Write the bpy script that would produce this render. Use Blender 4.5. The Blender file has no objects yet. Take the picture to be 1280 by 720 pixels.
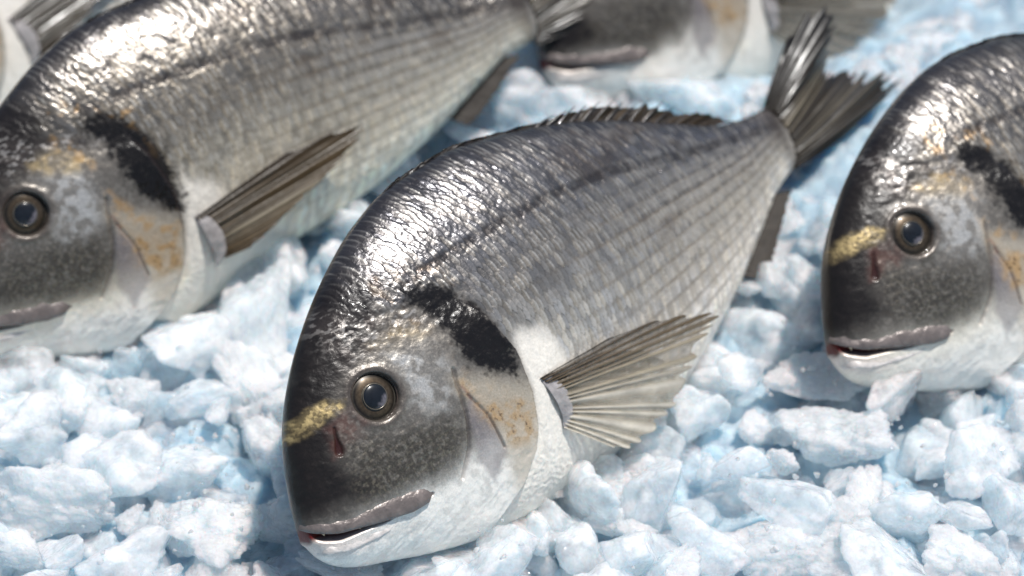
import bpy, bmesh, math, random
import numpy as np
from mathutils import Matrix, Vector

SC = bpy.context.scene
COL = SC.collection
rad = math.radians

# ------------------------------------------------------------------ camera
PITCH = rad(38.0)
CAM_D = 0.92
R3 = np.array([1.0, 0, 0]); F3 = np.array([0, math.cos(PITCH), -math.sin(PITCH)]); U3 = np.array([0, math.sin(PITCH), math.cos(PITCH)])
CAM_P = -F3 * CAM_D
cam = bpy.data.cameras.new('camera'); camo = bpy.data.objects.new('camera', cam); COL.objects.link(camo)
camo.location = CAM_P; camo.rotation_euler = (math.pi / 2 - PITCH, 0, 0)
cam.sensor_width = 36; cam.lens = 85; cam.clip_start = 0.02; cam.clip_end = 50
cam.dof.use_dof = True; cam.dof.focus_distance = 0.835; cam.dof.aperture_fstop = 7.0
SC.camera = camo

# ------------------------------------------------------------------ light
SUN_DIR = Vector((0.27, 0.06, 0.96)).normalized()
w = bpy.data.worlds.new('World'); SC.world = w; w.use_nodes = True
nt = w.node_tree; nt.nodes.clear()
sky = nt.nodes.new('ShaderNodeTexSky'); sky.sky_type = 'NISHITA'; sky.sun_disc = False
sky.sun_elevation = math.asin(SUN_DIR.z); sky.sun_rotation = math.atan2(SUN_DIR.x, SUN_DIR.y)
bg = nt.nodes.new('ShaderNodeBackground'); bg.inputs[1].default_value = 0.062
wo = nt.nodes.new('ShaderNodeOutputWorld')
nt.links.new(sky.outputs[0], bg.inputs[0]); nt.links.new(bg.outputs[0], wo.inputs[0])
sl = bpy.data.lights.new('sun', 'SUN'); sl.energy = 4.8; sl.angle = rad(1.5); sl.color = (1.0, 0.98, 0.95)
so = bpy.data.objects.new('sun', sl); COL.objects.link(so); so.location = SUN_DIR * 3
so.rotation_euler = SUN_DIR.to_track_quat('Z', 'Y').to_euler()

vs = SC.view_settings
vs.view_transform = 'Standard'; vs.look = 'None'; vs.gamma = 1.0; vs.exposure = 0.22; vs.use_curve_mapping = False
cy = SC.cycles
cy.max_bounces = 16; cy.diffuse_bounces = 10; cy.glossy_bounces = 4; cy.transmission_bounces = 6; cy.transparent_max_bounces = 14
cy.sample_clamp_indirect = 4.0; cy.use_denoising = True
cy.caustics_reflective = False; cy.caustics_refractive = False

# ------------------------------------------------------------------ numpy helpers
def lin(r, g, b):
    c = np.array([r, g, b], float) / 255.0
    return np.where(c <= 0.04045, c / 12.92, ((c + 0.055) / 1.055) ** 2.4)

def ihash(*a):
    h = np.uint32(2166136261)
    out = None
    for v in a:
        v = np.asarray(v).astype(np.int64).astype(np.uint32)
        out = (v * np.uint32(0x9E3779B1)) if out is None else ((out ^ (v * np.uint32(0x85EBCA6B))) * np.uint32(0xC2B2AE35))
        out = out ^ (out >> np.uint32(15))
    out = out * np.uint32(0x27D4EB2F); out = out ^ (out >> np.uint32(13)); out = out * np.uint32(0x165667B1); out = out ^ (out >> np.uint32(16))
    return out.astype(np.float64) / 4294967295.0

def vn2(x, y, s=0):
    xi = np.floor(x); yi = np.floor(y); fx = x - xi; fy = y - yi
    fx = fx * fx * (3 - 2 * fx); fy = fy * fy * (3 - 2 * fy)
    a = ihash(xi, yi, s + 0 * xi); b = ihash(xi + 1, yi, s + 0 * xi); c = ihash(xi, yi + 1, s + 0 * xi); d = ihash(xi + 1, yi + 1, s + 0 * xi)
    return (a * (1 - fx) + b * fx) * (1 - fy) + (c * (1 - fx) + d * fx) * fy

def fbm2(x, y, s=0, o=4, g=0.5):
    t = 0; a = 1; n = 0
    for k in range(o):
        t = t + a * vn2(x * 2 ** k + 17.3 * k, y * 2 ** k - 9.1 * k, s + k); n += a; a *= g
    return t / n

def vn3(p, s=0):
    i = np.floor(p); f = p - i; f = f * f * (3 - 2 * f)
    t = 0
    for dx in (0, 1):
        for dy in (0, 1):
            for dz in (0, 1):
                wgt = (f[:, 0] if dx else 1 - f[:, 0]) * (f[:, 1] if dy else 1 - f[:, 1]) * (f[:, 2] if dz else 1 - f[:, 2])
                t = t + wgt * ihash(i[:, 0] + dx, i[:, 1] + dy, i[:, 2] + dz, s + 0 * i[:, 0])
    return t

def fbm3(p, s=0, o=4, g=0.5):
    t = 0; a = 1; n = 0
    for k in range(o):
        t = t + a * vn3(p * 2 ** k + 13.7 * k, s + k); n += a; a *= g
    return t / n

def sst(a, b, x):
    t = np.clip((x - a) / (b - a), 0, 1); return t * t * (3 - 2 * t)

def pch(P, x):
    P = np.asarray(P, float); X, Y = P[:, 0], P[:, 1]; h = np.diff(X); d = np.diff(Y) / h
    m = np.zeros(len(X)); w1 = 2 * h[1:] + h[:-1]; w2 = h[1:] + 2 * h[:-1]
    with np.errstate(divide='ignore', invalid='ignore'):
        mm = (w1 + w2) / (w1 / d[:-1] + w2 / d[1:])
    m[1:-1] = np.where(d[:-1] * d[1:] > 0, mm, 0); m[0] = d[0]; m[-1] = d[-1]
    i = np.clip(np.searchsorted(X, x) - 1, 0, len(X) - 2); t = np.clip((x - X[i]) / h[i], 0, 1)
    return Y[i] * (1 + 2 * t) * (1 - t) ** 2 + h[i] * m[i] * t * (1 - t) ** 2 + Y[i + 1] * t * t * (3 - 2 * t) + h[i] * m[i + 1] * t * t * (t - 1)

def sdpoly(x, y, poly):                       # signed distance, positive inside
    P = np.asarray(poly, float); n = len(P); d2 = np.full(x.shape, 1e9); ins = np.zeros(x.shape, bool)
    for k in range(n):
        ax, ay = P[k]; bx, by = P[(k + 1) % n]; ex, ey = bx - ax, by - ay
        t = np.clip(((x - ax) * ex + (y - ay) * ey) / (ex * ex + ey * ey + 1e-15), 0, 1)
        d2 = np.minimum(d2, (x - ax - t * ex) ** 2 + (y - ay - t * ey) ** 2)
        c = ((ay > y) != (by > y)); ins ^= c & (x < (bx - ax) * (y - ay) / (by - ay + 1e-15) + ax)
    return np.where(ins, 1, -1) * np.sqrt(d2)

def sdline(x, y, line):                       # distance to an open polyline
    P = np.asarray(line, float); d2 = np.full(x.shape, 1e9)
    for k in range(len(P) - 1):
        ax, ay = P[k]; bx, by = P[k + 1]; ex, ey = bx - ax, by - ay
        t = np.clip(((x - ax) * ex + (y - ay) * ey) / (ex * ex + ey * ey + 1e-15), 0, 1)
        d2 = np.minimum(d2, (x - ax - t * ex) ** 2 + (y - ay - t * ey) ** 2)
    return np.sqrt(d2)

def mesh_np(name, v, faces, smooth=True):
    """faces: (n,3) or (n,4) int array"""
    me = bpy.data.meshes.new(name); v = np.asarray(v, np.float32); f = np.asarray(faces, np.int32)
    k = f.shape[1]
    me.vertices.add(len(v)); me.vertices.foreach_set('co', v.ravel())
    me.loops.add(f.size); me.loops.foreach_set('vertex_index', f.ravel())
    me.polygons.add(len(f)); me.polygons.foreach_set('loop_start', np.arange(0, f.size, k, dtype=np.int32))
    try: me.polygons.foreach_set('loop_total', np.full(len(f), k, np.int32))
    except Exception: pass
    me.polygons.foreach_set('use_smooth', np.full(len(f), smooth, bool))
    me.update(calc_edges=True); me.validate()
    return me

def attr_col(me, name, rgb):
    a = me.attributes.new(name, 'FLOAT_COLOR', 'POINT')
    a.data.foreach_set('color', np.concatenate([rgb, np.ones((len(rgb), 1))], 1).astype(np.float32).ravel())

def attr_f(me, name, val):
    a = me.attributes.new(name, 'FLOAT', 'POINT'); a.data.foreach_set('value', np.asarray(val, np.float32).ravel())

def link(name, me, mat=None, parent=None):
    o = bpy.data.objects.new(name, me); COL.objects.link(o)
    if mat is not None and not me.materials: me.materials.append(mat)
    if parent is not None: o.parent = parent
    return o

def grid_faces(nr, nc, closed=False):
    r = np.arange(nr - 1)[:, None]; c = np.arange(nc if closed else nc - 1)[None]
    c2 = (c + 1) % nc
    return np.stack([r * nc + c, r * nc + c2, (r + 1) * nc + c2, (r + 1) * nc + c], -1).reshape(-1, 4)

# ------------------------------------------------------------------ materials
def mat_base(name):
    m = bpy.data.materials.new(name); m.use_nodes = True; n = m.node_tree.nodes
    return m, n, m.node_tree.links, n['Principled BSDF'], n['Material Output']

def node(n, typ, **kw):
    x = n.new(typ)
    for k, v in kw.items():
        if k.startswith('i_'):
            x.inputs[int(k[2:]) if k[2:].isdigit() else k[2:].replace('_', ' ')].default_value = v
        else: setattr(x, k, v)
    return x

def fish_material():
    m, n, l, b, out = mat_base('wet_fish_skin')
    col = node(n, 'ShaderNodeAttribute', attribute_name='pig'); me = node(n, 'ShaderNodeAttribute', attribute_name='met'); ro = node(n, 'ShaderNodeAttribute', attribute_name='rgh')
    tc = node(n, 'ShaderNodeTexCoord')
    nz = node(n, 'ShaderNodeTexNoise', i_Scale=1500.0, i_Detail=3.0, i_Roughness=0.6); l.new(tc.outputs['Object'], nz.inputs['Vector'])
    mr = node(n, 'ShaderNodeMapRange'); mr.inputs[1].default_value = 0.3; mr.inputs[2].default_value = 0.7; sp = node(n, 'ShaderNodeAttribute', attribute_name='spk')
    lo = node(n, 'ShaderNodeMapRange'); lo.inputs[3].default_value = 0.93; lo.inputs[4].default_value = 0.66; l.new(sp.outputs['Fac'], lo.inputs[0]); l.new(lo.outputs[0], mr.inputs[3])
    hi = node(n, 'ShaderNodeMapRange'); hi.inputs[3].default_value = 1.06; hi.inputs[4].default_value = 1.32; l.new(sp.outputs['Fac'], hi.inputs[0]); l.new(hi.outputs[0], mr.inputs[4])
    l.new(nz.outputs[0], mr.inputs[0])
    mx = node(n, 'ShaderNodeMix', data_type='RGBA', blend_type='MULTIPLY'); mx.inputs[0].default_value = 1.0
    l.new(col.outputs['Color'], mx.inputs[6]); l.new(mr.outputs[0], mx.inputs[7])
    l.new(mx.outputs[2], b.inputs['Base Color']); l.new(me.outputs['Fac'], b.inputs['Metallic'])
    l.new(ro.outputs['Fac'], b.inputs['Roughness'])
    nb = node(n, 'ShaderNodeTexNoise', i_Scale=520.0, i_Detail=4.0, i_Roughness=0.65); l.new(tc.outputs['Object'], nb.inputs['Vector'])
    bp = node(n, 'ShaderNodeBump', i_Strength=0.35, i_Distance=0.0006); l.new(nb.outputs[0], bp.inputs['Height'])
    l.new(bp.outputs[0], b.inputs['Normal'])
    b.inputs['IOR'].default_value = 1.36; b.inputs['Coat Weight'].default_value = 0.26; b.inputs['Coat Roughness'].default_value = 0.10; b.inputs['Coat IOR'].default_value = 1.36
    return m

def fin_material():
    m, n, l, b, out = mat_base('fin_membrane')
    col = node(n, 'ShaderNodeAttribute', attribute_name='pig'); al = node(n, 'ShaderNodeAttribute', attribute_name='alp')
    l.new(col.outputs['Color'], b.inputs['Base Color'])
    b.inputs['Roughness'].default_value = 0.38; b.inputs['Coat Weight'].default_value = 0.4; b.inputs['Coat Roughness'].default_value = 0.15
    tr = node(n, 'ShaderNodeBsdfTranslucent'); l.new(col.outputs['Color'], tr.inputs[0])
    m1 = node(n, 'ShaderNodeMixShader'); m1.inputs[0].default_value = 0.3; l.new(b.outputs[0], m1.inputs[1]); l.new(tr.outputs[0], m1.inputs[2])
    tp = node(n, 'ShaderNodeBsdfTransparent')
    m2 = node(n, 'ShaderNodeMixShader'); l.new(al.outputs['Fac'], m2.inputs[0]); l.new(tp.outputs[0], m2.inputs[1]); l.new(m1.outputs[0], m2.inputs[2])
    l.new(m2.outputs[0], out.inputs[0])
    tc = node(n, 'ShaderNodeTexCoord'); nb = node(n, 'ShaderNodeTexNoise', i_Scale=700.0, i_Detail=3.0); l.new(tc.outputs['Object'], nb.inputs['Vector'])
    bp = node(n, 'ShaderNodeBump', i_Strength=0.3, i_Distance=0.0005); l.new(nb.outputs[0], bp.inputs['Height']); l.new(bp.outputs[0], b.inputs['Normal'])
    return m

def plain(name, c, rough, metal=0.0, coat=0.0, bump=0.0, bscale=600.0):
    m, n, l, b, out = mat_base(name)
    tc = node(n, 'ShaderNodeTexCoord'); nz = node(n, 'ShaderNodeTexNoise', i_Scale=bscale * 0.6, i_Detail=3.0); l.new(tc.outputs['Object'], nz.inputs['Vector'])
    rp = node(n, 'ShaderNodeValToRGB'); rp.color_ramp.elements[0].position = 0.3; rp.color_ramp.elements[1].position = 0.7
    rp.color_ramp.elements[0].color = (*(np.array(c) * 0.7), 1); rp.color_ramp.elements[1].color = (*np.clip(np.array(c) * 1.2, 0, 1), 1)
    l.new(nz.outputs[0], rp.inputs[0]); l.new(rp.outputs[0], b.inputs['Base Color'])
    b.inputs['Roughness'].default_value = rough; b.inputs['Metallic'].default_value = metal; b.inputs['Coat Weight'].default_value = coat; b.inputs['Coat Roughness'].default_value = 0.04
    if bump:
        n2 = node(n, 'ShaderNodeTexNoise', i_Scale=bscale, i_Detail=3.0); l.new(tc.outputs['Object'], n2.inputs['Vector'])
        bp = node(n, 'ShaderNodeBump', i_Strength=bump, i_Distance=0.0006); l.new(n2.outputs[0], bp.inputs['Height']); l.new(bp.outputs[0], b.inputs['Normal'])
    return m

def ice_material(name, grain, rough, tint, clear):
    """wet ice: cloudy white where it is full of bubbles, clearer between; clear = share of clear ice"""
    m, n, l, b, out = mat_base(name)
    geo = node(n, 'ShaderNodeNewGeometry'); pos = geo.outputs['Position']
    n1 = node(n, 'ShaderNodeTexNoise', i_Scale=95.0, i_Detail=5.0, i_Roughness=0.62); l.new(pos, n1.inputs['Vector'])
    oi = node(n, 'ShaderNodeObjectInfo')
    b.inputs['Base Color'].default_value = (*tint, 1)
    b.inputs['Subsurface Weight'].default_value = 1.0; b.inputs['Subsurface Radius'].default_value = (0.55, 0.85, 1.0); b.inputs['Subsurface Scale'].default_value = 0.014
    b.inputs['Roughness'].default_value = rough; b.inputs['IOR'].default_value = 1.31
    tr = node(n, 'ShaderNodeMapRange'); tr.inputs[1].default_value = 0.36; tr.inputs[2].default_value = 0.66; tr.inputs[3].default_value = min(1, clear * 1.7); tr.inputs[4].default_value = clear * 0.3
    l.new(n1.outputs[0], tr.inputs[0])
    ra = node(n, 'ShaderNodeMath', operation='MULTIPLY_ADD'); ra.inputs[1].default_value = 0.5 * clear; l.new(oi.outputs['Random'], ra.inputs[0]); l.new(tr.outputs[0], ra.inputs[2])
    cl = node(n, 'ShaderNodeClamp'); l.new(ra.outputs[0], cl.inputs[0])
    b.inputs['Coat Weight'].default_value = 1.0; b.inputs['Coat Roughness'].default_value = 0.04; b.inputs['Coat IOR'].default_value = 1.45
    vo = node(n, 'ShaderNodeTexVoronoi', i_Scale=620.0); l.new(pos, vo.inputs['Vector'])
    n2 = node(n, 'ShaderNodeTexNoise', i_Scale=300.0, i_Detail=6.0, i_Roughness=0.68); l.new(pos, n2.inputs['Vector'])
    b1 = node(n, 'ShaderNodeBump', i_Strength=grain, i_Distance=0.0012); l.new(n2.outputs[0], b1.inputs['Height'])
    b2 = node(n, 'ShaderNodeBump', i_Strength=grain * 0.7, i_Distance=0.0008); l.new(vo.outputs['Distance'], b2.inputs['Height']); l.new(b1.outputs[0], b2.inputs['Normal'])
    n3 = node(n, 'ShaderNodeTexNoise', i_Scale=140.0, i_Detail=2.0); l.new(pos, n3.inputs['Vector'])
    c1 = node(n, 'ShaderNodeBump', i_Strength=0.25, i_Distance=0.0015); l.new(n3.outputs[0], c1.inputs['Height'])
    v2 = node(n, 'ShaderNodeTexVoronoi', i_Scale=760.0); l.new(pos, v2.inputs['Vector'])
    c2 = node(n, 'ShaderNodeBump', i_Strength=0.55 + grain * .5, i_Distance=0.0010); l.new(v2.outputs['Distance'], c2.inputs['Height']); l.new(c1.outputs[0], c2.inputs['Normal'])
    l.new(b2.outputs[0], b.inputs['Normal']); l.new(c2.outputs[0], b.inputs['Coat Normal'])
    tl = node(n, 'ShaderNodeBsdfTranslucent'); tl.inputs[0].default_value = (tint[0] * .84, tint[1] * .95, tint[2] * 1.0, 1)
    ms = node(n, 'ShaderNodeMixShader'); ms.inputs[0].default_value = 0.22; l.new(b.outputs[0], ms.inputs[1]); l.new(tl.outputs[0], ms.inputs[2])
    if clear > 0:
        tp = node(n, 'ShaderNodeBsdfTransparent'); tp.inputs[0].default_value = (.94, .98, 1, 1)
        mt = node(n, 'ShaderNodeMixShader'); l.new(cl.outputs[0], mt.inputs[0]); l.new(ms.outputs[0], mt.inputs[1]); l.new(tp.outputs[0], mt.inputs[2]); l.new(mt.outputs[0], out.inputs[0])
    else: l.new(ms.outputs[0], out.inputs[0])
    return m

M_SKIN = fish_material(); M_FIN = fin_material(); M_FINDARK = plain('dark_fin_membrane', lin(46, 40, 34), .75)
M_LIP = plain('lip_skin', lin(112, 103, 99), 0.38, 0.25, 0.25, 0.9, 420)
M_MOUTH = plain('mouth_lining', lin(110, 28, 24), 0.35, 0, 0.5)
M_TOOTH = plain('tooth_enamel', lin(190, 170, 140), 0.3)
M_PUPIL = plain('pupil_lens', (0.020, 0.027, 0.038), 0.22, 0, 0.25, 0, 260)
M_RIM = plain('eye_rim_skin', lin(64, 54, 46), 0.25, 0.2, 0.7, 0.3)
M_ICE = ice_material('smooth_ice', 0.20, 0.34, (0.90, 0.908, 0.912), 0.36)
M_SNOW = ice_material('granular_ice', 0.85, 0.33, (0.90, 0.908, 0.912), 0.23)
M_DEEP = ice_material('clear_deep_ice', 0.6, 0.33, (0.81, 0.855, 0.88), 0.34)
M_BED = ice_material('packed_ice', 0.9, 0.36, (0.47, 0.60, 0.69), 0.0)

# ------------------------------------------------------------------ fish shape (unit = standard length; x from snout, y up, z to the seen flank)
SL = 0.304
TOP = [(0, -.066), (.003, -.045), (.02, .005), (.037, .042), (.082, .098), (.135, .143), (.189, .178), (.25, .208), (.314, .225), (.40, .228), (.5, .212), (.6, .184), (.68, .152), (.78, .102), (.86, .066), (.93, .055), (.985, .062)]
BOT = [(0, -.078), (.008, -.1), (.027, -.12), (.088, -.148), (.152, -.172), (.247, -.197), (.33, -.207), (.434, -.209), (.51, -.207), (.586, -.192), (.666, -.165), (.746, -.13), (.836, -.08), (.9, -.047), (.95, -.036), (.985, -.035)]
BOT0 = BOT
WID = [(0, .012), (.02, .028), (.06, .045), (.12, .06), (.2, .074), (.3, .083), (.4, .085), (.5, .079), (.6, .066), (.7, .05), (.8, .034), (.9, .019), (.95, .0095), (.985, .002)]

def hz(x, y):
    x = np.asarray(x, float); a = pch(TOP, x); b = pch(BOT, x); wd = pch(WID, x)
    q = np.clip((2 * y - a - b) / (a - b), -1, 1); qc = -0.12
    q2 = np.where(q > qc, (q - qc) / (1 - qc), (q - qc) / (1 + qc))
    ex = 0.52 + 0.10 * sst(0.15, 0.35, x)
    return wd * np.clip(1 - np.abs(q2) ** np.where(q2 > 0, 1.9, 2.3), 0, None) ** ex

EYE = (.134, .037); EYE_R = .0285
BLOTCH = [(.222, .135), (.272, .119), (.303, .075), (.315, .021), (.316, -.012), (.300, -.038), (.280, -.018), (.262, .0), (.248, .020), (.244, .045), (.238, .078), (.222, .105)]
OPEDGE = [(-.20, .18), (-.165, .222), (-.144, .263), (-.116, .291), (-.091, .303), (-.055, .313), (-.003, .317), (.053, .303), (.09, .285)]   # (y, x)
PREOP = [(.232, .018), (.228, .003), (.221, -.037), (.207, -.071), (.185, -.098)]
LINE2 = [(.233, -.016), (.246, -.05), (.250, -.093)]
GOLD = [(.040, .049), (.064, .058), (.086, .061), (.103, .052), (.096, .044), (.068, .042), (.037, .037)]
RED = [(.058, .000), (.068, .034), (.104, .042), (.112, .018), (.098, .006), (.078, .006)]
RUST = [(.234, -.002), (.246, -.03), (.285, -.045), (.300, -.06), (.290, -.095), (.262, -.09), (.243, -.06)]
GOLDF = [(.165, .088), (.203, .094), (.232, .072), (.215, .064), (.18, .076)]
SILVER = [(.168, .070), (.200, .076), (.226, .055), (.226, .015), (.20, -.01), (.165, -.005), (.165, .02), (.172, .045)]
DARKTOP = [(-.02, -.055), (-.02, .06), (.03, .08), (.08, .13), (.14, .18), (.185, .178), (.215, .14), (.19, .108), (.155, .085), (.125, .070), (.105, .052), (.09, .036), (.066, .0), (.075, -.03), (.08, -.055), (.04, -.062)]
CHEEK = [(.08, .01), (.10, -.0), (.15, -.005), (.205, -.02), (.213, -.05), (.195, -.085), (.15, -.088), (.09, -.075), (.06, -.05)]
LATL = [(.245, .13), (.302, .131), (.358, .131), (.476, .126), (.597, .108), (.732, .071), (.866, .043), (.97, .018)]
MOUTH = [(.0, -.063), (.03, -.079), (.078, -.090), (.12, -.0955), (.143, -.0945)]

def paint(x, y, q, seed, warm=0.0):
    """pigment, metallic, roughness and relief of the skin at (x, y)"""
    bo = .010 * (float(ihash(np.array([seed]), np.array([3]))[0]) - .5) if seed != 7 else 0.0; bs = 1.0 if seed == 7 else .95 + .14 * float(ihash(np.array([seed]), np.array([9]))[0])
    n1 = fbm2(x * 22, y * 22, seed, 5); n2 = fbm2(x * 90, y * 90, seed + 11, 4); n3 = fbm2(x * 300, y * 300, seed + 23, 3)
    a = pch(TOP, x); b = pch(BOT, x); h = a - b
    qq = q + 0.10 * (n1 - 0.5)
    stops = np.array([-1, -.78, -.52, -.15, .2, .55, .8, 1.0])
    cols = np.stack([lin(242, 237, 229), lin(242, 237, 229), lin(226, 221, 213), lin(178, 174, 167), lin(130, 126, 121), lin(118, 115, 113), lin(108, 106, 107), lin(50, 50, 54)]) * np.array([1 + .05 * warm, 1, 1 - .12 * warm])  # upper back stops lightened: the specular sheen there is painted into the pigment
    pig = np.stack([np.interp(qq, stops, cols[:, k]) for k in range(3)], -1)
    met = np.interp(qq, [-1, -.7, -.4, .2, .6, .85, 1], [.05, .1, .45, .55, .72, .72, .4])
    rgh = np.interp(qq, [-1, -.6, 0, 1], [.5, .42, .34, .30])
    disp = np.zeros_like(x)

    def over(mask, c, mt=None, rg=None):
        nonlocal pig, met, rgh
        pig = pig * (1 - mask[..., None]) + np.asarray(c) * mask[..., None]
        if mt is not None: met = met * (1 - mask) + mt * mask
        if rg is not None: rgh = rgh * (1 - mask) + rg * mask

    # --- scales
    xo = np.interp(y, [p[0] for p in OPEDGE] + [.105, .12, .15, .2, .23], [p[1] for p in OPEDGE] + [.24, .16, .125, .12, .12])
    sw = sst(.06, .10, y)
    smask = sst(-.004 - .012 * sw, .012 + .022 * sw, x - xo + .012 * sw * (n2 - .5)) * sst(.975, .93, x)
    g = (0.42 / np.maximum(h, .05)) ** 0.55
    mid = 0.5 * (a + b)
    eta = (y - mid) * g / 0.0165 + 0.16 * (fbm2(x * 9, y * 9, seed + 3, 2) - .5)
    xi = (x * (1 + 0.35 * x) + 0.06 * (y - mid) ** 2 / .04 + .003 * (n1 - .5)) / 0.0098
    best = np.full(x.shape, 1e9); sh = np.zeros_like(x); sid = np.zeros_like(x); sid2 = np.zeros_like(x); edge = np.zeros_like(x); grd = np.full(x.shape, .5)
    j0 = np.floor(eta)
    for dj in (-1, 0, 1, 2):
        j = j0 + dj; off = 0.5 * np.mod(j, 2); i0 = np.floor(xi - off)
        for di in (-2, -1, 0, 1):
            i = i0 + di
            r1 = ihash(i, j, seed + 5 + 0 * i); r2 = ihash(i, j, seed + 6 + 0 * i); r3 = ihash(i, j, seed + 7 + 0 * i)
            cx = i + off + 0.26 * (r1 - .5); cyy = j + 0.24 * (r2 - .5)
            dx = (xi - cx) / 1.22; dy = (eta - cyy) / 0.86
            rr = dx * dx + dy * dy
            ins = (rr < 1) & (cx < best)
            best = np.where(ins, cx, best)
            tilt = 0.75 + 0.5 * r3
            hgt = (dx * 0.5 + 0.5) * tilt + (r2 - .5) * 0.35 * dy - 0.10 * rr
            sh = np.where(ins, hgt, sh); grd = np.where(ins, np.clip(dx * .5 + .5, 0, 1), grd); sid = np.where(ins, r3, sid); sid2 = np.where(ins, r1, sid2)
            edge = np.where(ins, sst(.70, .98, rr), edge)
    samp = np.interp(x, [.12, .22, .35, .8, 1.0], [.0012, .0020, .0023, .0018, .0011]) * (0.45 + 0.55 * sst(-.95, -.3, q))
    disp = disp + smask * samp * sh
    # wrinkled wet film on the upper back, streaks run along the body
    wr = fbm2(x * 55 + 3 * y, eta * 1.1, seed + 31, 3)
    disp = disp + 0.0011 * (wr - .5) * smask * sst(.05, .6, q) * sst(.85, .5, x)
    sc = smask[..., None]
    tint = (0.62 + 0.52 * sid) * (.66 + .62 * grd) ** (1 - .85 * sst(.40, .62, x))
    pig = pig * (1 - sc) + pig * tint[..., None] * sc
    warmc = np.stack([1 + .10 * (sid2 - .4), 1 + .03 * (sid2 - .5), 1 - .10 * (sid2 - .4)], -1)
    pig = pig * (1 - sc) + pig * warmc * sc
    rgh = rgh + smask * 0.14 * (sid2 - .5)
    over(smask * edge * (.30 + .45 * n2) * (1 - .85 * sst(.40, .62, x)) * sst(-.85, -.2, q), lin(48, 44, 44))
    over(smask * sst(.78, .92, grd) * (1 - edge) * sst(.35, .8, sid2) * .55, lin(226, 222, 214), .75, .24)  # thin bright glint painted along the free edge of some scales
    disp = disp + smask * (.0007 + .0009 * sst(-.4, -.8, q)) * (fbm2(x * 260, y * 260, seed + 95, 2) - .5)
    # stripes along the scale rows
    es = (y - mid) * g / 0.0225 + .12 * (n1 - .5) + .5 * (a / h)
    fr = es - np.floor(es)
    st = sst(.30, .48, np.abs(fr - .5)) * sst(.30, .62, x) * sst(-.97, -.55, q) * sst(.62, .2, q) * (0.55 + .9 * (n2 - .3))
    over(np.clip(st * 0.85, 0, .8) * (.5 + .5 * sid), lin(96, 84, 70), .35)
    over(np.clip(sst(.2, .45, np.abs(fr - .02)) * sst(.45, .75, x) * sst(-.9, -.4, q) * sst(.7, .2, q) * .35, 0, 1), lin(205, 198, 188))
    blot = sst(.55, .75, fbm2(x * 14, y * 30, seed + 41, 4)) * smask * sst(-.3, .2, q) * sst(.35, .6, x)
    over(blot * .4, lin(84, 70, 58))
    # lateral line
    ld = sdline(x, y, LATL); lm = sst(.009, .003, ld) * (.45 + .55 * sst(.4, .6, n2)) * smask
    over(lm * .75, lin(60, 55, 54)); disp = disp - .0006 * lm
    # back ridge
    over(sst(.90, 1.0, q) * sst(.12, .3, x) * .7, lin(46, 46, 50))
    over(sst(.86, .95, x) * sst(-.5, .3, q) * .5, lin(84, 78, 76)); over(sst(.90, .95, x) * .9, lin(60, 54, 50), .2)
    # white shoulder and breast
    br = sdpoly(x, y, [(.30, -.02), (.335, .012), (.37, -.01), (.40, -.07), (.46, -.12), (.52, -.2), (.2, -.23), (.24, -.14), (.30, -.12)]) + .03 * (n1 - .5) + .012 * (n2 - .5)
    over(sst(-.018, .02, br) * .85, lin(238, 231, 220), .18, .36)
    # --- head
    hm = 1 - smask
    wob = .02 * (n1 - .5) + .008 * (n2 - .5)
    over(hm * sst(-.10, -.05, y) * .95, lin(104, 99, 93), .42, .36)
    low = sst(-.078, -.140, y + wob * 2.2 - .16 * np.clip(x - .16, 0, 1))
    over(low * hm, lin(240, 235, 227), .28, .30); over(low * hm * sst(.5, .68, n2) * sst(-.17, -.10, y) * .45, lin(160, 154, 148), .55, .26); disp = disp + low * hm * .0007 * (fbm2(x * 210, y * 260, seed + 92, 3) - .5) + low * hm * .0022 * (fbm2(x * 40 + y * 60, y * 150 - x * 90, seed + 91, 3) - .5)
    ck = sst(-.020, .026, sdpoly(x, y, CHEEK) + wob * 1.4)
    over(ck * .92, lin(80, 75, 68), .55, .30)
    sv = sst(-.022, .020, sdpoly(x, y, SILVER) + wob * 1.5)
    over(sv * (.20 + .7 * sst(.40, .62, n2)), lin(206, 202, 195), .6, .28)
    dk = sst(-.022, .024, sdpoly(x, y, DARKTOP) + wob * 1.3)
    over(dk * .95, lin(22, 18, 17) * (.4 + 1.0 * n2[..., None] + .5 * sst(.55, .75, n3)[..., None]), .12, .34)
    # upper head mottling; its pale streaks are glints painted into the colour
    um = hm * sst(.06, .1, y) * sst(.10, .16, x)
    over(um * sst(.30, .60, n2) * .75, lin(66, 60, 57), .4, .3)
    over(um * sst(.55, .72, fbm2(x * 170, y * 330, seed + 51, 3)) * .6, lin(190, 184, 178), .6, .28)
    nz = sdpoly(x, y, [(.0, .02), (.1, .10), (.2, .17), (.3, .2), (.4, .23), (.3, .26), (.1, .2), (0, .1)])
    over(sst(-.03, .03, nz + wob) * sst(.05, .3, x) * .55, lin(54, 52, 56), .5, .28)
    # operculum colours
    over(hm * sst(.0, .03, sdpoly(x, y, [(.225, .01), (.30, -.03), (.33, -.05), (.32, -.13), (.25, -.15), (.24, -.05)]) + .015 + wob) * .75, lin(190, 178, 160), .35, .36)
    op = sst(-.004, .006, sdpoly(x, y, [(.234, -.016), (.25, -.05), (.252, -.10), (.222, -.125), (.21, -.09), (.224, -.03)]) + wob * .5)
    over(op * .6, lin(138, 130, 132), .4, .36)
    ru = sst(-.014, .012, sdpoly(x, y, RUST) + wob * 1.3) * (.35 + .65 * sst(.42, .62, n2))
    over(ru * .75 * (1 + .25 * warm), lin(176, 142, 98), .3, .36)
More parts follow.
